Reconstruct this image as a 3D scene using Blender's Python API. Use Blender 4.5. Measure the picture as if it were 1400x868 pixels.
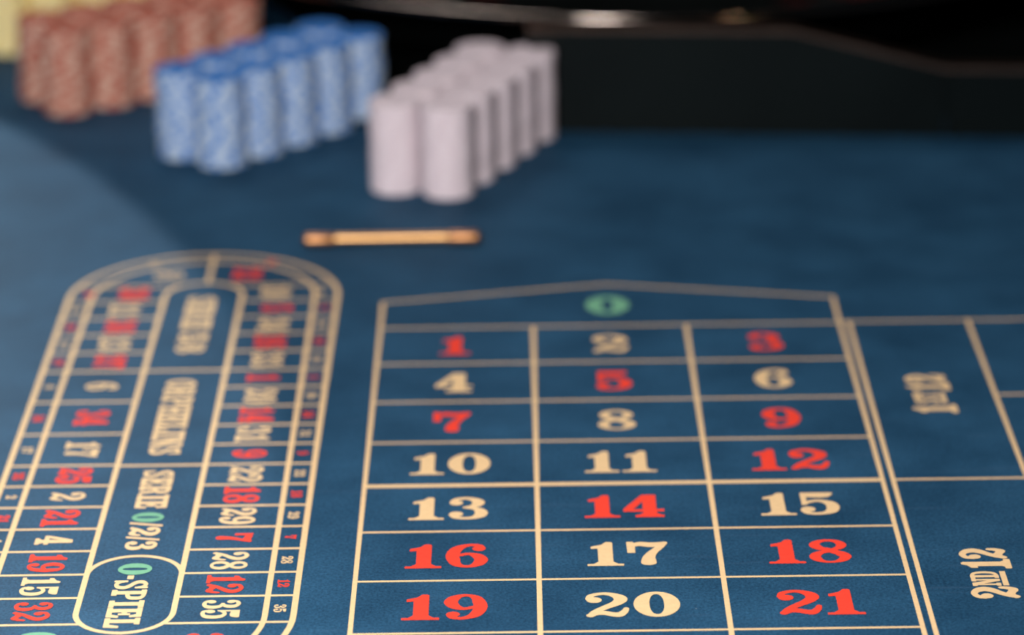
import bpy, bmesh, math, random
import numpy as np
from mathutils import Vector, Matrix
from mathutils.geometry import tessellate_polygon

for o in list(bpy.data.objects):
    bpy.data.objects.remove(o, do_unlink=True)
random.seed(7)
scn = bpy.context.scene
C = scn.collection
MM = 0.001
PI = math.pi

# ------------------------------------------------------------------ camera
cam_d = bpy.data.cameras.new('camera')
cam = bpy.data.objects.new('camera', cam_d)
C.objects.link(cam)
scn.camera = cam
PITCH, ROLL, YAW = 0.34085374, -0.01439310, -0.00260830
fw = Vector((math.sin(YAW) * math.cos(PITCH), math.cos(YAW) * math.cos(PITCH), -math.sin(PITCH)))
rt0 = Vector((math.cos(YAW), -math.sin(YAW), 0))
up0 = rt0.cross(fw)
rt = rt0 * math.cos(ROLL) + up0 * math.sin(ROLL)
up = rt.cross(fw)
M = Matrix((rt, up, -fw)).transposed().to_4x4()
M.translation = Vector((91.795, -2125.78, 760.55)) * MM
cam.matrix_world = M
cam_d.sensor_fit = 'HORIZONTAL'
cam_d.sensor_width = 36.0
cam_d.lens = 4717.0 / 1400.0 * 36.0
cam_d.clip_start = 0.05
cam_d.clip_end = 60
cam_d.dof.use_dof = True
cam_d.dof.focus_distance = 1.86
cam_d.dof.aperture_fstop = 3.8
cam_d.dof.aperture_blades = 0

# ------------------------------------------------------------------ world, lights, exposure
w = bpy.data.worlds.new('world')
scn.world = w
w.use_nodes = True
w.node_tree.nodes['Background'].inputs[0].default_value = (0.55, 0.6, 0.7, 1)
w.node_tree.nodes['Background'].inputs[1].default_value = 0.03
scn.view_settings.view_transform = 'Standard'
scn.view_settings.look = 'None'
scn.view_settings.gamma = 1.0
scn.view_settings.use_curve_mapping = False
scn.view_settings.exposure = 0.0


def area(name, loc, target, size, power, color, size_y=None, spread=None):
    d = bpy.data.lights.new(name, 'AREA')
    d.energy = power
    d.color = color
    d.shape = 'RECTANGLE'
    d.size = size
    d.size_y = size_y or size
    if spread:
        d.spread = spread
    o = bpy.data.objects.new(name, d)
    C.objects.link(o)
    o.location = loc
    o.rotation_euler = (Vector(target) - Vector(loc)).to_track_quat('-Z', 'Y').to_euler()
    return o


def spot(name, loc, target, angle, blend, power, color, radius):
    d = bpy.data.lights.new(name, 'SPOT')
    d.energy = power
    d.color = color
    d.spot_size = angle
    d.spot_blend = blend
    d.shadow_soft_size = radius
    o = bpy.data.objects.new(name, d)
    C.objects.link(o)
    o.location = loc
    o.rotation_euler = (Vector(target) - Vector(loc)).to_track_quat('-Z', 'Y').to_euler()
    return o


# added front fill and near panel; then warm lamp, far window, side spot
area('front_fill', (-0.15, -2.3, 2.0), (0.0, 0.2, 0.0), 0.4, 8, (1.0, 0.95, 0.94), 0.4)  # added fill from above the camera, evens out chips and print
area('near_panel', (-0.19, -1.15, 0.78), (-0.10, -0.3, 0.0), 0.26, 25.5, (1.0, 0.98, 0.96), 0.26)  # added small panel low over the table, brightens near felt and rim glint
area('warm_lamp', (1.2, -2.1, 1.6), (0.1, 0.3, 0.0), 0.12, 5, (1.0, 0.72, 0.46))
area('far_window', (-0.4, 1.3, 1.7), (-0.1, 0.3, 0.0), 0.6, 10, (1.0, 0.97, 0.95), 0.6)
spot('side_spot', (-1.2, 2.0, 1.1), (-0.56, 0.22, 0.0), math.radians(18.9), 0.07, 200, (0.90, 0.98, 1.0), 0.010)


# ------------------------------------------------------------------ materials
def srgb(r, g, b):
    f = lambda c: (c / 255 / 12.92) if c / 255 <= 0.04045 else ((c / 255 + 0.055) / 1.055) ** 2.4
    return (f(r), f(g), f(b), 1.0)


def mat(name, col, rough=0.5, metal=0.0, var=0.12, scale=40.0, bump=0.0, sheen=0.0, sheen_tint=(1, 1, 1, 1), sheen_rough=0.5, spec=0.5, coat=0.0, bump_scale=None):
    m = bpy.data.materials.new(name)
    m.use_nodes = True
    nt = m.node_tree
    b = nt.nodes['Principled BSDF']
    tc = nt.nodes.new('ShaderNodeTexCoord')
    n = nt.nodes.new('ShaderNodeTexNoise')
    n.inputs['Scale'].default_value = scale
    n.inputs['Detail'].default_value = 4
    nt.links.new(tc.outputs['Object'], n.inputs['Vector'])
    r = nt.nodes.new('ShaderNodeValToRGB')
    r.color_ramp.elements[0].position = 0.3
    r.color_ramp.elements[1].position = 0.7
    r.color_ramp.elements[0].color = tuple(c * (1 - var) for c in col[:3]) + (1,)
    r.color_ramp.elements[1].color = tuple(min(1, c * (1 + var)) for c in col[:3]) + (1,)
    nt.links.new(n.outputs['Fac'], r.inputs['Fac'])
    nt.links.new(r.outputs['Color'], b.inputs['Base Color'])
    b.inputs['Roughness'].default_value = rough
    b.inputs['Metallic'].default_value = metal
    b.inputs['Specular IOR Level'].default_value = spec
    b.inputs['Coat Weight'].default_value = coat
    if sheen:
        b.inputs['Sheen Weight'].default_value = sheen
        b.inputs['Sheen Roughness'].default_value = sheen_rough
        b.inputs['Sheen Tint'].default_value = sheen_tint
    if bump:
        n2 = nt.nodes.new('ShaderNodeTexNoise')
        n2.inputs['Scale'].default_value = bump_scale or scale * 4
        n2.inputs['Detail'].default_value = 3
        nt.links.new(tc.outputs['Object'], n2.inputs['Vector'])
        bp = nt.nodes.new('ShaderNodeBump')
        bp.inputs['Strength'].default_value = bump
        bp.inputs['Distance'].default_value = 0.0006
        nt.links.new(n2.outputs['Fac'], bp.inputs['Height'])
        nt.links.new(bp.outputs['Normal'], b.inputs['Normal'])
    return m


def felt_material():
    m = bpy.data.materials.new('blue_felt')
    m.use_nodes = True
    nt = m.node_tree
    L = nt.links.new
    b = nt.nodes['Principled BSDF']
    tc = nt.nodes.new('ShaderNodeTexCoord')

    def noise(scale, detail=4, rough=0.6, vec=None, dist=0.0):
        n = nt.nodes.new('ShaderNodeTexNoise')
        n.inputs['Scale'].default_value = scale
        n.inputs['Detail'].default_value = detail
        n.inputs['Roughness'].default_value = rough
        n.inputs['Distortion'].default_value = dist
        L(vec or tc.outputs['Object'], n.inputs['Vector'])
        return n

    def ramp(src, p0, c0, p1, c1):
        r = nt.nodes.new('ShaderNodeValToRGB')
        r.color_ramp.elements[0].position = p0
        r.color_ramp.elements[1].position = p1
        r.color_ramp.elements[0].color = c0
        r.color_ramp.elements[1].color = c1
        L(src, r.inputs['Fac'])
        return r

    def mixc(kind, fac, a, c):
        x = nt.nodes.new('ShaderNodeMix')
        x.data_type = 'RGBA'
        x.blend_type = kind
        if isinstance(fac, float):
            x.inputs[0].default_value = fac
        else:
            L(fac, x.inputs[0])
        for sock, v in ((x.inputs[6], a), (x.inputs[7], c)):
            if isinstance(v, tuple):
                sock.default_value = v
            else:
                L(v, sock)
        return x.outputs[2]

    blot = ramp(noise(14, 5).outputs['Fac'], 0.3, (0.0095, 0.042, 0.087, 1), 0.72, (0.0205, 0.076, 0.147, 1))
    fibre = ramp(noise(560, 4, 0.8).outputs['Fac'], 0.34, (0.45, 0.48, 0.52, 1), 0.68, (1.6, 1.55, 1.5, 1))
    col = mixc('MULTIPLY', 0.9, blot.outputs['Color'], fibre.outputs['Color'])
    # brushed nap: long faint streaks worn into the cloth
    mp = nt.nodes.new('ShaderNodeMapping')
    mp.inputs['Rotation'].default_value = (0, 0, math.radians(38))
    mp.inputs['Scale'].default_value = (1.0, 14.0, 1.0)
    L(tc.outputs['Object'], mp.inputs['Vector'])
    st = ramp(noise(9, 6, 0.7, mp.outputs['Vector'], 0.4).outputs['Fac'], 0.58, (0, 0, 0, 1), 0.82, (1, 1, 1, 1))
    stm = nt.nodes.new('ShaderNodeMath')
    stm.operation = 'MULTIPLY'
    stm.inputs[1].default_value = 0.42
    L(st.outputs['Color'], stm.inputs[0])
    col = mixc('MIX', stm.outputs[0], col, (0.055, 0.11, 0.19, 1))
    # pale lint specks
    v = nt.nodes.new('ShaderNodeTexVoronoi')
    v.inputs['Scale'].default_value = 60
    L(tc.outputs['Object'], v.inputs['Vector'])
    sp = ramp(v.outputs['Distance'], 0.018, (0.5, 0.5, 0.5, 1), 0.035, (0, 0, 0, 1))
    spm = nt.nodes.new('ShaderNodeMath')
    spm.operation = 'MULTIPLY'
    L(sp.outputs['Color'], spm.inputs[0])
    gate = ramp(noise(23, 2).outputs['Fac'], 0.6, (0, 0, 0, 1), 0.62, (1, 1, 1, 1))
    L(gate.outputs['Color'], spm.inputs[1])
    col = mixc('MIX', spm.outputs[0], col, (0.3, 0.36, 0.42, 1))
    L(col, b.inputs['Base Color'])
    b.inputs['Roughness'].default_value = 0.6
    b.inputs['Specular IOR Level'].default_value = 0.07
    b.inputs['Specular Tint'].default_value = (0.6, 0.85, 1.0, 1)
    b.inputs['Sheen Weight'].default_value = 0.0
    b.inputs['Sheen Roughness'].default_value = 0.45
    b.inputs['Sheen Tint'].default_value = (0.8, 0.93, 1.0, 1)
    bp = nt.nodes.new('ShaderNodeBump')
    bp.inputs['Strength'].default_value = 0.35
    bp.inputs['Distance'].default_value = 0.0005
    L(noise(700, 3).outputs['Fac'], bp.inputs['Height'])
    L(bp.outputs['Normal'], b.inputs['Normal'])
    return m


FELT = felt_material()
CREAM = mat('cream_print', (0.68, 0.465, 0.25, 1), 0.85, var=0.05, scale=300, bump=0.25, bump_scale=900, spec=0.15)
RED = mat('red_print', (0.74, 0.048, 0.026, 1), 0.85, var=0.05, scale=300, bump=0.25, bump_scale=900, spec=0.15)
GREEN = mat('green_print', (0.15, 0.36, 0.225, 1), 0.85, var=0.05, scale=300, bump=0.25, bump_scale=900, spec=0.15)
BLACKGLOSS = mat('black_lacquer', (0.003, 0.005, 0.005, 1), 0.25, var=0.3, scale=6, spec=0.2)
BLACKBOWL = mat('black_bowl_lacquer', (0.004, 0.005, 0.005, 1), 0.6, var=0.3, scale=6, spec=0.0)
BRONZE = mat('bronze_trim', (0.20, 0.13, 0.10, 1), 0.3, 1.0, var=0.2, scale=30)
RIMMETAL = mat('rim_metal', (0.26, 0.215, 0.19, 1), 0.12, 1.0, var=0.1, scale=30)
BRASS = mat('brass', (0.56, 0.31, 0.13, 1), 0.38, 1.0, var=0.12, scale=50)
COPPER = mat('copper_cap', (0.42, 0.20, 0.09, 1), 0.42, 1.0, var=0.12, scale=50)
WOOD = mat('dark_wood', (0.03, 0.014, 0.008, 1), 0.4, var=0.4, scale=12)
LEATHER = mat('black_leather', (0.01, 0.01, 0.011, 1), 0.5, var=0.3, scale=60, bump=0.3)
CARPET = mat('dark_carpet', (0.02, 0.012, 0.014, 1), 0.95, var=0.4, scale=30, bump=0.5)
WALL = mat('dark_wall_paint', (0.012, 0.008, 0.008, 1), 0.9, var=0.2, scale=5)
FRET = mat('wheel_fret', (0.55, 0.5, 0.4, 1), 0.25, 1.0)
POCKETR = mat('pocket_red', (0.06, 0.004, 0.004, 1), 0.35)
POCKETK = mat('pocket_black', (0.01, 0.01, 0.01, 1), 0.35)

CHIPMAT = {}
for nm, body, spotc in (('white', (0.66, 0.56, 0.61), (0.70, 0.61, 0.655)),
                        ('blue', (0.03, 0.17, 0.52), (0.40, 0.50, 0.66)),
                        ('brown', (0.44, 0.12, 0.08), (0.64, 0.41, 0.32)),
                        ('yellow', (0.93, 0.74, 0.31), (0.95, 0.84, 0.48))):
    CHIPMAT[nm] = (mat(nm + '_chip_clay', body + (1,), 0.7, var=0.06, scale=120, spec=0.25),
                   mat(nm + '_chip_spot', spotc + (1,), 0.7, var=0.06, scale=120, spec=0.25))


# ------------------------------------------------------------------ object helpers
def link(o, parent=None):
    C.objects.link(o)
    if parent is not None:
        o.parent = parent
    return o


def mesh_obj(name, verts, faces, m, parent=None, smooth=False):
    me = bpy.data.meshes.new(name)
    me.from_pydata(verts, [], faces)
    me.update()
    if m:
        me.materials.append(m)
    if smooth:
        for p in me.polygons:
            p.use_smooth = True
    return link(bpy.data.objects.new(name, me), parent)


def bm_obj(name, bm, m, parent=None, smooth=False):
    me = bpy.data.meshes.new(name)
    bmesh.ops.recalc_face_normals(bm, faces=bm.faces)
    bm.to_mesh(me)
    bm.free()
    if m:
        me.materials.append(m)
    if smooth:
        me.polygons.foreach_set('use_smooth', [True] * len(me.polygons))
        try:
            me.set_sharp_from_angle(angle=math.radians(40))
        except Exception:
            pass
    return link(bpy.data.objects.new(name, me), parent)


def box_bm(x0, x1, y0, y1, z0, z1, bev=0.0):
    bm = bmesh.new()
    bmesh.ops.create_cube(bm, size=1.0, matrix=Matrix.Translation(((x0 + x1) / 2, (y0 + y1) / 2, (z0 + z1) / 2)) @ Matrix.Diagonal((x1 - x0, y1 - y0, z1 - z0, 1)))
    if bev:
        bmesh.ops.bevel(bm, geom=bm.edges[:], offset=bev, segments=3, affect='EDGES', profile=0.5)
    return bm


def lathe_bm(profile, n=96, center=(0, 0, 0), closed=False):
    bm = bmesh.new()
    rings = []
    for r, z in profile:
        if r < 1e-6:
            rings.append([bm.verts.new((center[0], center[1], center[2] + z))])
        else:
            rings.append([bm.verts.new((center[0] + r * math.cos(2 * PI * k / n), center[1] + r * math.sin(2 * PI * k / n), center[2] + z)) for k in range(n)])
    seq = list(zip(rings, rings[1:]))
    if closed:
        seq.append((rings[-1], rings[0]))
    for a, b in seq:
        for k in range(n):
            k2 = (k + 1) % n
            if len(a) == 1 and len(b) == 1:
                continue
            if len(a) == 1:
                bm.faces.new((a[0], b[k], b[k2]))
            elif len(b) == 1:
                bm.faces.new((a[k], b[0], a[k2]))
            else:
                bm.faces.new((a[k], b[k], b[k2], a[k2]))
    return bm


def empty(name, loc=(0, 0, 0)):
    o = bpy.data.objects.new(name, None)
    o.location = loc
    C.objects.link(o)
    return o


def tag(o, label=None, cat=None, group=None, kind=None):
    if label:
        o['label'] = label
    if cat:
        o['category'] = cat
    if group:
        o['group'] = group
    if kind:
        o['kind'] = kind
    return o


# ------------------------------------------------------------------ room shell
FLOOR_Z = -0.80
fl = bm_obj('floor', box_bm(-4, 4, -4, 4, FLOOR_Z - 0.05, FLOOR_Z), CARPET)
tag(fl, 'dark carpeted floor of the dim gaming room', kind='structure')
wb = bm_obj('wall_back', box_bm(-4, 4, 4.0, 4.1, FLOOR_Z, 2.6), WALL)
tag(wb, 'unlit dark wall behind the roulette wheel', kind='structure')

# ------------------------------------------------------------------ the table and its printed cloth
X0, X1, Y0, Y1 = -0.90, 1.25, -1.05, 1.55
table = empty('roulette_table', (0, 0, FLOOR_Z))
tag(table, 'roulette table covered in blue felt with a printed betting layout', 'gaming table')


def tpart(name, bm, m, parent=table, smooth=False):
    o = bm_obj(name, bm, m, parent, smooth)
    if parent is table:
        o.location = (0, 0, -FLOOR_Z)
    return o


felt = tpart('felt_cloth', box_bm(X0, X1, Y0, Y1, -0.004, 0.0), FELT)
tag(felt, 'blue felt playing cloth with cream printed lines')
tpart('table_board', box_bm(X0, X1, Y0, Y1, -0.045, -0.0045), WOOD)
for nm, b in (('apron', (X0 + .1, X1 - .1, Y0 + .1, Y0 + .13)), ('apron', (X0 + .1, X1 - .1, Y1 - .13, Y1 - .1)),
              ('apron', (X0 + .1, X0 + .13, Y0 + .131, Y1 - .131)), ('apron', (X1 - .13, X1 - .1, Y0 + .131, Y1 - .131))):
    tpart(nm, box_bm(*b, -0.16, -0.046, 0.003), WOOD)
for lx in (X0 + .2, X1 - .2):
    for ly in (Y0 + .2, Y1 - .2):
        bm = lathe_bm([(0, FLOOR_Z), (.06, FLOOR_Z), (.06, FLOOR_Z + .05), (.035, FLOOR_Z + .1), (.045, -.3), (.055, -.12), (.055, -.046), (0, -.046)], 24, (lx, ly, 0))
        tpart('leg', bm, WOOD, smooth=True)
for b in ((X0 - .10, X1 + .10, Y0 - .10, Y0 - .001), (X0 - .10, X0 - .001, Y0, Y1), (X1 + .001, X1 + .10, Y0, Y1), (X0 - .10, X1 + .10, Y1 + .001, Y1 + .10)):
    tpart('padded_rail', box_bm(*b, -0.05, 0.035, 0.02), LEATHER, smooth=True)

# ---- glyph drawing: an elliptical nib swept along strokes, united on a grid, then contoured into one outline per letter
NIB = (0.112, 0.05)


def catmull(pts, per=14):
    P = [np.array(p, float) for p in pts]
    P = [2 * P[0] - P[1]] + P + [2 * P[-1] - P[-2]]
    out = []
    for i in range(1, len(P) - 2):
        p0, p1, p2, p3 = P[i - 1:i + 3]
        for k in range(per):
            t = k / per
            out.append(.5 * ((2 * p1) + (-p0 + p2) * t + (2 * p0 - 5 * p1 + 4 * p2 - p3) * t * t + (-p0 + 3 * p1 - 3 * p2 + p3) * t ** 3))
    out.append(P[-2])
    return np.array(out)


def S(pts, nib=NIB, nib_end=None, curve=True):
    """stroke: nib radii may change linearly to nib_end; points may carry their own (x, y, rx, ry)"""
    n = len(pts)
    ne = nib_end or nib
    full = []
    for i, p in enumerate(pts):
        t = i / max(1, n - 1)
        if len(p) == 4:
            full.append(p)
        else:
            full.append((p[0], p[1], nib[0] + (ne[0] - nib[0]) * t, nib[1] + (ne[1] - nib[1]) * t))
    if curve and n > 2:
        a = catmull(full)
    else:
        a = []
        for u, v in zip(full, full[1:]):
            for k in range(24):
                a.append([u[j] + (v[j] - u[j]) * k / 24 for j in range(4)])
        a.append(list(full[-1]))
        a = np.array(a)
    return ('stroke', a)


def ELL(cx, cy, rx, ry, nib=NIB):
    a = np.array([(cx + rx * math.cos(t), cy + ry * math.sin(t), nib[0], nib[1]) for t in np.linspace(0, 2 * PI, 90)])
    return ('stroke', a)


def BALL(cx, cy, rx, ry):
    return ('stroke', np.array([(cx, cy, rx, ry)]))


def CUT(cx, cy, rx, ry):
    return ('cut', np.array([(cx, cy, rx, ry)]))


def POLY(*pts):
    return ('poly', np.array(pts, float))


def BOX(x0, x1, y0, y1):
    return POLY((x0, y0), (x1, y0), (x1, y1), (x0, y1))


def stem(x0, x1, y0=0.0, y1=1.0, ov=0.1, t=0.10, bottom=True, top=True):
    out = [BOX(x0, x1, y0, y1)]
    if bottom:
        out += [BOX(x0 - ov, x1 + ov, y0, y0 + t)]
    if top:
        out += [BOX(x0 - ov, x1 + ov, y1 - t, y1)]
    return out


G = {}
G['0'] = (0.78, [BALL(.39, .5, .39, .5), CUT(.39, .5, .122, .395)])
G['1'] = (0.62, [POLY((.19, .0), (.44, .0), (.44, .97), (.41, 1.0), (.33, 1.0), (.25, .885), (.07, .81), (.07, .72), (.19, .735)),
                 BOX(0, .62, 0, .075), POLY((.10, .07), (.53, .07), (.44, .17), (.19, .17))])
G['2'] = (0.745, [BALL(.165, .69, .13, .115), S([(.065, .74, .05, .05), (.13, .88, .07, .05), (.34, .945, .10, .052), (.54, .86, .115, .055), (.61, .70, .115, .06), (.52, .54, .115, .06), (.33, .38, .09, .06), (.17, .22, .07, .06), (.10, .08, .07, .06)]),
                  S([(.09, .085, .07, .07), (.20, .17, .06, .075), (.33, .175, .05, .08), (.47, .115, .06, .085), (.58, .11, .07, .09), (.66, .22, .06, .08), (.69, .33, .05, .06)])])
G['3'] = (0.72, [BALL(.15, .745, .12, .105), BALL(.15, .24, .125, .11),
                 S([(.07, .79, .045, .05), (.16, .91, .07, .05), (.34, .95, .10, .05), (.50, .87, .112, .05), (.545, .74, .112, .05), (.48, .60, .10, .05), (.33, .535, .07, .045)]),
                 S([(.33, .535, .07, .045), (.53, .46, .10, .05), (.60, .29, .115, .05), (.53, .11, .112, .05), (.34, .05, .10, .05), (.15, .09, .07, .05), (.06, .2, .045, .05)])])
G['4'] = (0.72, [BOX(.35, .585, .0, 1.0), BOX(0, .72, .25, .345), BOX(.21, .715, 0, .085), POLY((.26, .08), (.68, .08), (.585, .17), (.35, .17)),
                 POLY((.0, .25), (.17, .345), (.37, .76), (.40, 1.0), (.34, .99), (.0, .36))])
G['5'] = (0.72, [BALL(.155, .25, .13, .115), POLY((.06, 1.0), (.60, 1.0), (.635, .975), (.625, .90), (.55, .80), (.40, .775), (.15, .80), (.15, .46), (.06, .44)),
                 S([(.10, .50, .045, .04), (.22, .60, .07, .045), (.39, .625, .10, .05), (.55, .53, .112, .05), (.605, .34, .115, .05), (.54, .13, .112, .05), (.34, .05, .10, .05), (.15, .08, .07, .05), (.06, .2, .045, .05)])])
G['6'] = (0.735, [BALL(.575, .80, .115, .105), S([(.635, .85, .05, .05), (.56, .93, .07, .05), (.40, .952, .09, .048), (.21, .83, .11, .05), (.118, .5, .118, .05), (.2, .16, .112, .05), (.37, .05, .10, .05), (.545, .13, .112, .05), (.615, .32, .118, .05), (.54, .51, .112, .05), (.40, .585, .09, .045), (.24, .52, .06, .04)]), CUT(.367, .31, .112, .215)])
g6 = G['6']
G['9'] = (g6[0], [(k, np.column_stack([g6[0] - a[:, 0], 1 - a[:, 1]] + ([a[:, 2], a[:, 3]] if k != 'poly' else []))) for k, a in g6[1]])
G['7'] = (0.72, [POLY((.0, 1.0), (.10, 1.0), (.14, .93), (.14, .53), (.01, .53)),
                 S([(.09, .85, .04, .07), (.23, .905, .05, .09), (.42, .865, .06, .10), (.60, .90, .05, .08), (.66, .95, .05, .045)]),
                 S([(.665, .94, .05, .05), (.58, .78, .07, .06), (.46, .58, .085, .06), (.38, .38, .105, .07), (.36, .22, .125, .08), (.36, .105, .135, .10)])])
G['8'] = (0.74, [ELL(.365, .755, .235, .20, (.088, .045)), ELL(.37, .265, .262, .218, (.10, .048)),
                 S([(.17, .73, .09, .06), (.28, .60, .11, .06), (.47, .46, .11, .06), (.60, .30, .10, .06)]), CUT(.37, .775, .125, .135), CUT(.36, .235, .14, .16)])
ST = 0.19
G['I'] = (0.44, stem(.12, .12 + ST + .01, ov=.12, t=.11))
G['E'] = (0.66, stem(.09, .09 + ST, ov=.09, t=.11) + [BOX(.09, .62, 0, .11), BOX(.09, .60, .89, 1), POLY((.62, 0), (.66, .32), (.56, .32), (.47, .1), (.47, 0)), POLY((.61, 1), (.63, .70), (.53, .70), (.45, .9), (.45, 1)), BOX(.2, .46, .455, .555), BOX(.40, .48, .35, .66)])
G['L'] = (0.64, stem(.10, .10 + ST, ov=.10, t=.11) + [BOX(.1, .6, 0, .11), POLY((.6, 0), (.64, .40), (.54, .40), (.44, .1), (.44, 0))])
G['P'] = (0.70, stem(.09, .09 + ST, ov=.09, t=.11, top=False) + [BOX(0, .3, .89, 1), S([(.2, .95), (.40, .948), (.555, .87), (.585, .71), (.55, .55), (.40, .47), (.2, .465)], (.09, .05))])
G['R'] = (0.78, stem(.09, .09 + ST, ov=.09, t=.11, top=False) + [BOX(0, .3, .89, 1), S([(.2, .95), (.40, .948), (.545, .88), (.575, .735), (.54, .59), (.40, .51), (.2, .505)], (.09, .05)),
                 S([(.40, .51, .07, .04), (.52, .42, .09, .05), (.56, .25, .09, .05), (.60, .09, .08, .05), (.72, .05, .04, .05)])])
G['S'] = (0.64, [S([(.52, .74, .05, .06), (.47, .88, .07, .05), (.31, .95, .08, .05), (.15, .87, .09, .05), (.12, .73, .09, .05), (.22, .59, .10, .055), (.42, .46, .10, .055), (.53, .31, .09, .05), (.49, .13, .09, .05), (.32, .05, .08, .05), (.14, .13, .07, .05), (.08, .28, .05, .06)]),
                 BOX(.49, .57, .66, 1.0), BOX(.03, .11, 0, .36)])
G['O'] = (0.74, [ELL(.37, .5, .27, .447, (.10, .053))])
G['H'] = (0.86, stem(.09, .09 + ST, ov=.09, t=.11) + stem(.58, .58 + ST, ov=.09, t=.11) + [BOX(.2, .66, .45, .555)])
G['N'] = (0.84, stem(.09, .20, ov=.09, t=.11, top=False) + [BOX(0, .25, .89, 1), BOX(.63, .74, 0, 1), BOX(.53, .84, .89, 1), POLY((.09, 1), (.33, 1), (.74, .0), (.55, 0))])
G['D'] = (0.76, stem(.09, .09 + ST, ov=.09, t=.11, bottom=False, top=False) + [BOX(0, .3, .89, 1), BOX(0, .3, 0, .11), S([(.2, .945), (.40, .935), (.58, .80), (.645, .5), (.58, .2), (.40, .065), (.2, .055)], (.095, .055))])
G['T'] = (0.74, stem(.275, .275 + ST, ov=.10, t=.11, top=False) + [BOX(.04, .70, .89, 1), POLY((.0, .66), (.09, .66), (.2, .9), (.2, 1), (.03, 1)), POLY((.74, .66), (.65, .66), (.54, .9), (.54, 1), (.71, 1))])
G['-'] = (0.30, [BOX(.04, .26, .36, .50)])
G['/'] = (0.34, [POLY((.0, -.02), (.10, -.02), (.34, 1.02), (.24, 1.02))])


def contours(f, xs, ys):
    """closed zero contours of a grid field (inside negative)"""
    segs = {}
    nx, ny = f.shape

    def pt(e):
        i, j, d = e
        if d == 0:
            a, b = f[i, j], f[i + 1, j]
            return (xs[i] + (xs[i + 1] - xs[i]) * a / (a - b), ys[j])
        a, b = f[i, j], f[i, j + 1]
        return (xs[i], ys[j] + (ys[j + 1] - ys[j]) * a / (a - b))
    ins = f < 0
    mixed = np.argwhere(~((ins[:-1, :-1] == ins[1:, :-1]) & (ins[:-1, :-1] == ins[:-1, 1:]) & (ins[:-1, :-1] == ins[1:, 1:])))
    for i, j in mixed:
        i, j = int(i), int(j)
        c = [ins[i, j], ins[i + 1, j], ins[i + 1, j + 1], ins[i, j + 1]]
        e = [(i, j, 0), (i + 1, j, 1), (i, j + 1, 0), (i, j, 1)]
        # walk with the inside on the left
        ent = [k for k in range(4) if c[k] and not c[(k + 1) % 4]]
        ext = [k for k in range(4) if not c[k] and c[(k + 1) % 4]]
        for k in ent:
            # edge k goes inside -> outside; pair with the previous outside -> inside edge
            m = k
            while m not in ext or m == k:
                m = (m - 1) % 4
            segs[e[k]] = e[m]
    loops = []
    while segs:
        s0 = next(iter(segs))
        cur = s0
        loop = []
        while cur in segs:
            loop.append(pt(cur))
            cur = segs.pop(cur)
        if len(loop) > 3:
            loops.append(np.array(loop))
    return loops


def simplify(loop, tol):
    n = len(loop)
    keep = np.zeros(n, bool)
    far = int(np.argmax(np.sum((loop - loop[0]) ** 2, 1)))
    keep[[0, far]] = True
    st_ = [(0, far), (far, n)]
    while st_:
        a, b = st_.pop()
        if b - a < 2:
            continue
        p, q = loop[a], loop[b % n]
        d = q - p
        l = np.hypot(*d) + 1e-12
        r = loop[a + 1:b] - p
        dist = np.abs(d[0] * r[:, 1] - d[1] * r[:, 0]) / l
        k = int(np.argmax(dist))
        if dist[k] > tol:
            keep[a + 1 + k] = True
            st_ += [(a, a + 1 + k), (a + 1 + k, b)]
    return loop[keep]


def build_glyph(ch, bold=0.0):
    wid, parts = G[ch]
    h = 0.0125
    xs = np.arange(-0.06, wid + 0.07, h)
    ys = np.arange(-0.06, 1.07, h)
    X, Y = np.meshgrid(xs, ys, indexing='ij')
    F = np.full(X.shape, 9.0)
    for kind, a in parts:
        if kind == 'cut':
            x, y, rx, ry = a[0]
            rx, ry = rx - bold * 0.6, ry - bold * 0.6
            d = (((np.abs(X - x) / rx) ** 2.3 + (np.abs(Y - y) / ry) ** 2.3) ** (1 / 2.3) - 1) * min(rx, ry)
            F = np.maximum(F, -d)
        elif kind == 'stroke':
            for x, y, rx, ry in a:
                rx, ry = rx + bold, ry + bold * 0.6
                d = (np.sqrt(((X - x) / rx) ** 2 + ((Y - y) / ry) ** 2) - 1) * min(rx, ry)
                F = np.minimum(F, d)
        else:
            dist = np.full(X.shape, 9.0)
            inside = np.zeros(X.shape, bool)
            n = len(a)
            for k in range(n):
                p, q = a[k], a[(k + 1) % n]
                e = q - p
                t = np.clip(((X - p[0]) * e[0] + (Y - p[1]) * e[1]) / (e @ e), 0, 1)
                dist = np.minimum(dist, np.hypot(X - p[0] - t * e[0], Y - p[1] - t * e[1]))
                if p[1] != q[1]:
                    cr = ((p[1] > Y) != (q[1] > Y)) & (X < (q[0] - p[0]) * (Y - p[1]) / (q[1] - p[1]) + p[0])
                    inside ^= cr
            F = np.minimum(F, np.where(inside, -dist, dist) - 0.004 - bold)
    F = np.where(np.abs(F) < 1e-7, 1e-7, F)
    loops = [simplify(l, 0.0022) for l in contours(F, xs, ys)]
    polys = [[Vector((p[0], p[1], 0)) for p in l] for l in loops]
    tris = tessellate_polygon(polys)
    vs = [v for l in polys for v in l]
    return wid, [(v.x, v.y) for v in vs], [tuple(t) for t in tris]


GLYPH = {}


def glyph(ch, bold=0.0):
    if (ch, bold) not in GLYPH:
        GLYPH[(ch, bold)] = build_glyph(ch, bold)
    return GLYPH[(ch, bold)]


def text_layout(txt, gap=0.07, space=0.36):
    x = 0.0
    items = []
    for ch in txt:
        if ch == ' ':
            x += space
            continue
        items.append((ch, x))
        x += G[ch][0] + gap
    return items, x - gap


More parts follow.
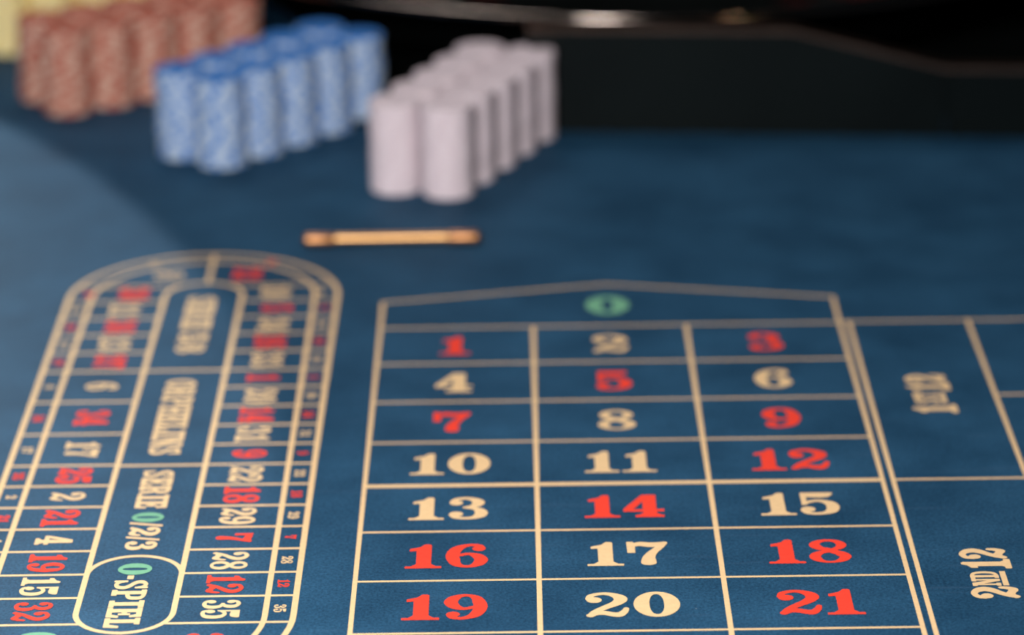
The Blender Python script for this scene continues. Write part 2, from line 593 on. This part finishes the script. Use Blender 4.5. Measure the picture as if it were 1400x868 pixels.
def print_text(name, txt, center, height, width, rot, m, label, only=None, gap=0.07, z=0.00022, bold=0.0):
    """text box centred at CENTER (mm); HEIGHT is cap height, WIDTH the run along the baseline (mm); rot in degrees"""
    items, tot = text_layout(txt, gap)
    sx = (width / tot) if width else height
    c, s = round(math.cos(math.radians(rot))), round(math.sin(math.radians(rot)))
    V, Fc = [], []
    for i, (ch, x) in enumerate(items):
        if only is not None and i not in only:
            continue
        _, vs, tris = glyph(ch, bold)
        b = len(V)
        for vx, vy in vs:
            lx = (vx + x - tot / 2) * sx
            ly = (vy - .5) * height
            V.append(((center[0] + c * lx - s * ly) * MM, (center[1] + s * lx + c * ly) * MM, z))
        for t in tris:
            a_, b_, c_ = (V[b + k] for k in t)
            area_ = (b_[0] - a_[0]) * (c_[1] - a_[1]) - (b_[1] - a_[1]) * (c_[0] - a_[0])
            t = tuple(b + k for k in t)
            Fc.append(t if area_ > 0 else t[::-1])
    o = mesh_obj(name, V, Fc, m, felt)
    if label:
        o['label'] = label
    return o


def strip(name, pts, width, z=0.00015, closed=False, m=CREAM):
    """flat printed line of WIDTH mm along pts (mm), mitred"""
    P = [np.array(p, float) for p in pts]
    n = len(P)
    V = []
    for i in range(n):
        if closed:
            a, b, c = P[i - 1], P[i], P[(i + 1) % n]
        else:
            a, b, c = P[max(i - 1, 0)], P[i], P[min(i + 1, n - 1)]
        d1 = (b - a) / (np.hypot(*(b - a)) or 1)
        d2 = (c - b) / (np.hypot(*(c - b)) or 1)
        if not closed and i == 0:
            d1 = d2
        if not closed and i == n - 1:
            d2 = d1
        nrm = np.array([-(d1 + d2)[1], (d1 + d2)[0]])
        nrm = nrm / np.hypot(*nrm)
        k = 1 / max(.4, nrm @ np.array([-d1[1], d1[0]]))
        for s_ in (1, -1):
            q = b + nrm * s_ * k * width / 2
            V.append((q[0] * MM, q[1] * MM, z))
    Fc = [(2 * i, 2 * i + 1, 2 * ((i + 1) % n) + 1, 2 * ((i + 1) % n)) for i in range(n if closed else n - 1)]
    return mesh_obj(name, V, Fc, m, felt)


# ---- number grid
ROW = 67.94
LW = 2.7
YB = -12 * ROW
strip('grid_outline', [(0, YB), (0, 51), (149.5, 83), (300.5, 51), (300.5, YB)], LW, closed=True)
for c in (100, 200):
    strip('grid_line', [(c, 0), (c, YB)], LW + .2, z=.00016)
for r in range(12):
    strip('grid_line', [(LW / 2, -r * ROW), (300.5 - LW / 2, -r * ROW)], 5.0 if r in (4, 8) else 2.3, z=.00012)
REDS = {1, 3, 5, 7, 9, 12, 14, 16, 18, 19, 21, 23, 25, 27, 30, 32, 34, 36}


def colour(n):
    return (GREEN, 'green') if n == 0 else ((RED, 'red') if n in REDS else (CREAM, 'cream'))


for n in range(1, 37):
    m_, cn = colour(n)
    r, c = (n - 1) // 3, (n - 1) % 3
    items, tot = text_layout(str(n))
    print_text('printed_number', str(n), (50 + 100 * c - .6, -(r + .5) * ROW - .8), 32.5, tot * 32.0, 0, m_, '%s number %d printed on the betting grid' % (cn, n))
print_text('printed_number', '0', (149.6, 40), 34, 27, 0, GREEN, 'green number 0 printed above the betting grid', bold=.03)

# ---- dozens and outside bets
strip('grid_line', [(306.6, 3.5), (306.6, YB)], LW)
strip('grid_line', [(384.2, 3.5), (384.2, YB)], LW, z=.00016)
strip('grid_line', [(301, 1.5), (560, 1.5)], 2.5, z=.00012)
for r in (4, 8, 12):
    strip('grid_line', [(308, -r * ROW), (560, -r * ROW)], 2.4, z=.00012)
for r in (2, 6, 10):
    strip('grid_line', [(386, -r * ROW), (560, -r * ROW)], 2.4, z=.00012)
strip('grid_line', [(560, 3.1), (560, YB)], LW, z=.00016)
for k, (a, sup) in enumerate((('1', 'ST'), ('2', 'ND'), ('3', 'RD'))):
    yc = -134.0 - 274.0 * k
    print_text('printed_word', a, (344.2, yc - 25.2), 25.5, 15.0 if a != '1' else 12.5, 90, CREAM, 'cream printed %s of the dozen box' % a, bold=.03)
    print_text('printed_word', sup, (341.2, yc - 6.6), 14.5, 19.0, 90, CREAM, 'small cream printed %s of the dozen box' % sup, bold=.03)
    strip('printed_underline', [(351.5, yc - 16), (351.5, yc + 3)], 3.2)
    print_text('printed_word', '12', (344.2, yc + 20.5), 25.5, 27.0, 90, CREAM, 'cream printed 12 of the dozen box', bold=.03)

# ---- racetrack
RX = -121.4


def stadium(half, ytop, ybot, n=40):
    p = [(RX + half * math.cos(t), ytop + half * math.sin(t)) for t in np.linspace(0, PI, n)]
    p += [(RX + half * math.cos(t), ybot + half * math.sin(t)) for t in np.linspace(PI, 2 * PI, n)]
    return p


TOP, BOT = 67.0, -451.0
strip('racetrack_outline', stadium(90.4, TOP, BOT), 3.4, closed=True)
strip('racetrack_outline', stadium(75.2, TOP, BOT), 3.2, closed=True)
strip('racetrack_outline', stadium(26.0, 71.0, -444.0), 3.2, z=.00016, closed=True)
strip('racetrack_line', [(RX + 26 * math.cos(t), -394.5 + 26 * math.sin(t)) for t in np.linspace(0.03, PI - .03, 30)], 3.0, z=.00012)
for y in (-73.8, -234.4):
    strip('racetrack_line', [(RX - 24.6, y), (RX + 24.6, y)], 2.8, z=.00012)
LT = [91.5, 59.5, 26.8, -6, -39.5, -73.6, -128, -182.5, -233, -265, -297, -329, -360.7, -393, -424.2, -458.3]
RT = [91.5, 59.5, 26.6, -6, -39.2, -73.7, -105, -138, -170.3, -202, -234.2, -266, -297.8, -329, -360.6, -393, -424.3, -458.5]


def track_x(y, half):
    d = max(0, y - TOP, BOT - y)
    return math.sqrt(max(0, half * half - d * d))


def col_x(y):
    d = max(0, y - 71, -444 - y)
    return math.sqrt(max(0, 676 - d * d))


for ticks, sgn in ((LT, -1), (RT, 1)):
    for y in ticks:
        a, b = RX + sgn * col_x(y), RX + sgn * track_x(y, 90.4)
        strip('racetrack_line', [(a, y), (b, y)], 2.5, z=.00011)
strip('racetrack_line', [(RX + .8, 97), (RX + .8, 157)], 3.0, z=.00011)
strip('racetrack_line', [(RX - 30, -478), (RX - 42, -530)], 2.5, z=.00011)
strip('racetrack_line', [(RX + 6, -475), (RX + 12, -540)], 2.5, z=.00011)
LEFT = [30, 11, 36, 13, 27, 6, 34, 17, 25, 2, 21, 4, 19, 15, 32]
RIGHT = [10, 5, 24, 16, 33, 1, 20, 14, 31, 9, 22, 18, 29, 7, 28, 12, 35]


def track_number(n, x, y, xs, ys):
    m_, cn = colour(n)
    two = n > 9
    one_w = 12.0 if n != 1 else 10.5
    wbig = 24.0 if two else one_w
    if n in (11,):
        wbig = 22
    print_text('printed_number', str(n), (x, y), 20.5, wbig, -90, m_, '%s number %d printed on the oval racetrack' % (cn, n), bold=.012)
    print_text('printed_number', str(n), (xs, ys), 6.6, 10.0 if two else 5.0, -90, m_, 'tiny %s number %d on the outer racetrack border' % (cn, n), bold=.012)


for lst, ticks, x, xs in ((LEFT, LT, -171.2, -203.9), (RIGHT, RT, -70.4, -38.7)):
    for k, n in enumerate(lst):
        y = (ticks[k] + ticks[k + 1]) / 2
        ex = 0
        if k == 0:
            ex = 8 if x < RX else -8
        track_number(n, x + ex * .3, y, xs + ex * .6, y)
track_number(8, -148.5, 113.5, -161, 139)
track_number(23, -95, 114.5, -80, 139)
track_number(3, -76, -478, -55, -497)
track_number(26, -119, -502, -119, -534)
track_number(0, -164, -474, -188, -497)


def track_word(txt, yc, length, h, greens=()):
    items, _ = text_layout(txt)
    start = 0
    for tok in txt.split(' '):
        rest = [i for i in range(start, start + len(tok)) if i not in greens]
        start += len(tok)
        print_text('printed_word', txt, (RX - .2, yc), h, length, -90, CREAM, 'cream lettering %s printed inside the racetrack' % tok, only=rest, bold=.025)
    for g_ in greens:
        print_text('printed_number', txt, (RX - .2, yc), h, length, -90, GREEN, 'green 0 printed inside the racetrack', only=[g_], bold=.035)


track_word('SERIE 5/8', 13, 108, 18.5)
track_word('ORPHELINS', -154.5, 126, 18.5)
track_word('SERIE 0/2/3', -301.5, 117, 17.5, greens=(5,))
track_word('0-SPIEL', -421.5, 84, 18.0, greens=(0,))

# ------------------------------------------------------------------ black guard board in front of the wheel
B0 = Vector((100, 448.6, 0)) * MM
BD = (Vector((480, 413.9, 0)) - Vector((121.2, 446.8, 0))).normalized()
BN = Vector((-BD.y, BD.x, 0))


def board_pt(s, t, z):
    p = B0 + BD * s + BN * t
    return (p.x, p.y, z)


def prism(name, poly, t0, t1, m, parent, bev=0.0):
    bm = bmesh.new()
    f_ = [bm.verts.new(board_pt(s, t0, z)) for s, z in poly]
    b_ = [bm.verts.new(board_pt(s, t1, z)) for s, z in poly]
    n = len(poly)
    bm.faces.new(f_)
    bm.faces.new(b_[::-1])
    for i in range(n):
        bm.faces.new((f_[i], f_[(i + 1) % n], b_[(i + 1) % n], b_[i]))
    if bev:
        bmesh.ops.bevel(bm, geom=bm.edges[:], offset=bev, segments=2, affect='EDGES')
    return bm_obj(name, bm, m, parent, bool(bev))


guard = empty('wheel_guard', B0)
tag(guard, 'black lacquered guard board with stepped bronze-trimmed top in front of the wheel', 'guard board')


def gpart(name, poly, t0, t1, m, bev=0.0):
    o = prism(name, poly, t0, t1, m, guard, bev)
    o.matrix_parent_inverse = Matrix.Translation(-B0)
    return o


S_HI, S_SEAM, S_END = 0.2035, 0.321, 0.95
ZH, ZL, ZT = 0.0810, 0.0525, 0.0032
gpart('board_panel', [(0, 0.0003), (S_SEAM - .0006, 0.0003), (S_SEAM - .0006, ZL), (S_HI, ZH), (0, ZH)], 0, .016, BLACKGLOSS, .0006)
gpart('board_panel', [(S_SEAM + .0006, 0.0003), (S_END, 0.0003), (S_END, ZL), (S_SEAM + .0006, ZL)], 0, .016, BLACKGLOSS, .0006)
gpart('trim_strip', [(0, ZH), (S_HI, ZH), (S_HI, ZH + ZT), (0, ZH + ZT)], -.001, .017, BRONZE)
gpart('trim_strip', [(S_HI, ZH), (S_SEAM, ZL), (S_SEAM, ZL + ZT), (S_HI, ZH + ZT)], -.001, .017, BRONZE)
gpart('trim_strip', [(S_SEAM, ZL), (S_END, ZL), (S_END, ZL + ZT), (S_SEAM, ZL + ZT)], -.001, .017, BRONZE)

# ------------------------------------------------------------------ roulette wheel
platform = bm_obj('wheel_platform', box_bm(-.098, 1.2, .475, 1.5, .0002, .0042, .001), BLACKBOWL)
tag(platform, 'low black platform that the roulette wheel stands on', 'platform')
WC = (0.205, 0.925, 0.0042)
wheel = empty('roulette_bowl', WC)
tag(wheel, 'large round black roulette wheel bowl with a metal rim behind the guard board', 'roulette wheel')
RR = 0.44
bowl_prof = [(0, .0005), (.30, .0005), (.34, .004), (.37, .03), (.405, .066), (.432, .069), (RR, .0715), (RR, .0755), (.436, .0765), (.425, .0755), (.392, .070), (.37, .054), (.31, .028), (.255, .012), (0, .010)]
bm_obj('bowl', lathe_bm(bowl_prof, 160), BLACKBOWL, wheel, True)
tor = []
for k in range(16):
    a = 2 * PI * k / 16
    tor.append((RR + .0005 + .0030 * math.cos(a), .0752 + .0030 * math.sin(a)))
bm_obj('rim_ring', lathe_bm(tor, 200, closed=True), RIMMETAL, wheel, True)
bm_obj('rotor', lathe_bm([(0, .0105), (.25, .0125), (.25, .0165), (.20, .015), (.12, .032), (.05, .040), (0, .040)], 96), BLACKBOWL, wheel, True)
bm_obj('turret', lathe_bm([(0, .040), (.035, .040), (.03, .05), (.012, .060), (.010, .11), (.018, .118), (.018, .126), (0, .135)], 40), FRET, wheel, True)
for k in range(37):
    bm = bmesh.new()
    a0, a1 = 2 * PI * (k + .06) / 37, 2 * PI * (k + .94) / 37
    v = [bm.verts.new((r * math.cos(a), r * math.sin(a), z)) for z in (.0145, .0175) for r, a in ((.205, a0), (.248, a0), (.248, a1), (.205, a1))]
    for f_ in ((0, 1, 2, 3), (7, 6, 5, 4), (0, 4, 5, 1), (1, 5, 6, 2), (2, 6, 7, 3), (3, 7, 4, 0)):
        bm.faces.new([v[i] for i in f_])
    bm_obj('pocket', bm, GREEN if k == 0 else (POCKETR if k % 2 else POCKETK), wheel)
for k in range(8):
    a = 2 * PI * (k + .5) / 8
    bm = bmesh.new()
    bmesh.ops.create_icosphere(bm, subdivisions=1, radius=1, matrix=Matrix.Translation((.335 * math.cos(a), .335 * math.sin(a), .040)) @ Matrix.Rotation(a, 4, 'Z') @ Matrix.Diagonal((.016, .006, .004, 1)))
    bm_obj('ball_deflector', bm, FRET, wheel, True)

# ------------------------------------------------------------------ brass bar on the felt
bar = empty('brass_bar', (0.0023, 0.1735, 0))
tag(bar, 'slim brass bar with rounded end caps lying on the blue felt', 'brass bar')
bar.rotation_euler = (0, 0, math.radians(0.6))


def rod_bm(prof, zc, flat=1.0):
    bm = lathe_bm(prof, 28)
    bmesh.ops.transform(bm, verts=bm.verts[:], matrix=Matrix.Translation((0, 0, zc)) @ Matrix.Diagonal((1, 1, flat, 1)) @ Matrix.Rotation(PI / 2, 4, 'Y'))
    return bm


ZC = 0.0048
bm_obj('rod', rod_bm([(0, -.041), (.0036, -.041), (.0036, .044), (0, .044)], ZC + .0004), BRASS, bar, True)
for s_, m_ in ((-1, COPPER), (1, COPPER)):
    prof = [(0, s_ * .0395), (.0040, s_ * .0395), (.0046, s_ * .041), (.0046, s_ * .059)]
    prof += [(.0046 * math.cos(t), s_ * (.059 + .0036 * math.sin(t))) for t in np.linspace(.25, PI / 2 - .01, 6)] + [(0, s_ * .0626)]
    bm_obj('end_cap', rod_bm(prof, ZC), m_, bar, True)

# ------------------------------------------------------------------ chips
R_CH, H_CH = 0.0192, 0.0034


def chip_mesh(col, spots, duty):
    n = 48
    bm = bmesh.new()
    prof = [(.0, .00015), (.0120, .00015), (.0124, 0.0), (R_CH - .0005, 0.0), (R_CH, .0005), (R_CH, H_CH - .0005), (R_CH - .0005, H_CH - .00005), (.0124, H_CH - .00005), (.0120, H_CH - .0002), (0, H_CH - .0002)]
    rings = []
    for r, z in prof:
        rings.append([bm.verts.new((0, 0, z))] if r == 0 else [bm.verts.new((r * math.cos(2 * PI * k / n), r * math.sin(2 * PI * k / n), z)) for k in range(n)])
    per = n // spots
    for i, (a, b) in enumerate(zip(rings, rings[1:])):
        for k in range(n):
            k2 = (k + 1) % n
            if len(a) == 1:
                f_ = bm.faces.new((a[0], b[k2], b[k]))
            elif len(b) == 1:
                f_ = bm.faces.new((a[k], a[k2], b[0]))
            else:
                f_ = bm.faces.new((a[k], a[k2], b[k2], b[k]))
            f_.material_index = 1 if (i in (3, 4, 5) and (k % per) < per * duty) else 0
    bmesh.ops.recalc_face_normals(bm, faces=bm.faces)
    me = bpy.data.meshes.new(col + '_chip')
    bm.to_mesh(me)
    bm.free()
    me.materials.append(CHIPMAT[col][0])
    me.materials.append(CHIPMAT[col][1])
    return me


ORD = ['first', 'second', 'third', 'fourth', 'fifth']
BLOCKS = [
    # colour, near row first front edge, step along the row, offset to the far row (None: no far row), stacks, word
    ('white', (40, 275.8), (15.2, 35.4), (-38.0, 11.8), 5, 8, .5),
    ('blue', (-132.6, 358.2), (24.7, 29.0), (-31.8, 25.0), 5, 6, .7),
    ('brown', (-266.8, 508.4), (32.0, 21.0), (-24.0, 38.8), 5, 6, .5),
    ('yellow', (-342, 697), (37.6, 9.0), None, 5, 8, .5),
]
NCH = 20
NTH = ['bottom chip'] + [t + ' from the bottom' for t in 'second third fourth fifth sixth seventh eighth ninth tenth eleventh twelfth thirteenth fourteenth fifteenth sixteenth seventeenth eighteenth nineteenth'.split()] + ['topmost']
for col, (bx, by), (sx, sy), off, ns, spots, duty in BLOCKS:
    me = chip_mesh(col, spots, duty)
    ph, wd = random.uniform(0, 6), random.uniform(-.5, .3)
    amp = .25 if col in ('white', 'yellow') else .75
    step = math.hypot(sx, sy)
    k_ = max(1.0, 38.8 / step)
    for row, o_ in (('front', (0, 0)), ('back', off)):
        if o_ is None:
            continue
        for s_ in range(ns):
            cx_ = bx + o_[0] + sx * s_ * k_
            cy_ = by + 19.2 + o_[1] + sy * s_ * k_
            ang = random.uniform(0, 2 * PI)
            tw = random.uniform(-.14, .14)
            jx, jy = random.uniform(-.25, .25), random.uniform(-.25, .25)
            lean = random.uniform(0, 2 * PI)
            for c in range(NCH):
                o = bpy.data.objects.new(col + '_chip', me)
                C.objects.link(o)
                wob = amp * math.sin(c * .62 + ph) + .12 * math.sin(c * .9 + lean)
                o.location = ((cx_ + jx + wob * math.cos(wd) + random.uniform(-.12, .12)) * MM, (cy_ + jy + wob * math.sin(wd) + random.uniform(-.12, .12)) * MM, c * H_CH + .0002)
                ang += random.choice((0, PI / 8, PI / 8, PI / 16)) + random.uniform(-.22, .22)
                o.rotation_euler = (0, 0, ang)
                tag(o, '%s chip, %s of the %s %s-row stack from the left' % (col, NTH[c], ORD[s_], row), 'casino chip', '%s chips of the %s %s-row stack' % (col, ORD[s_], row))
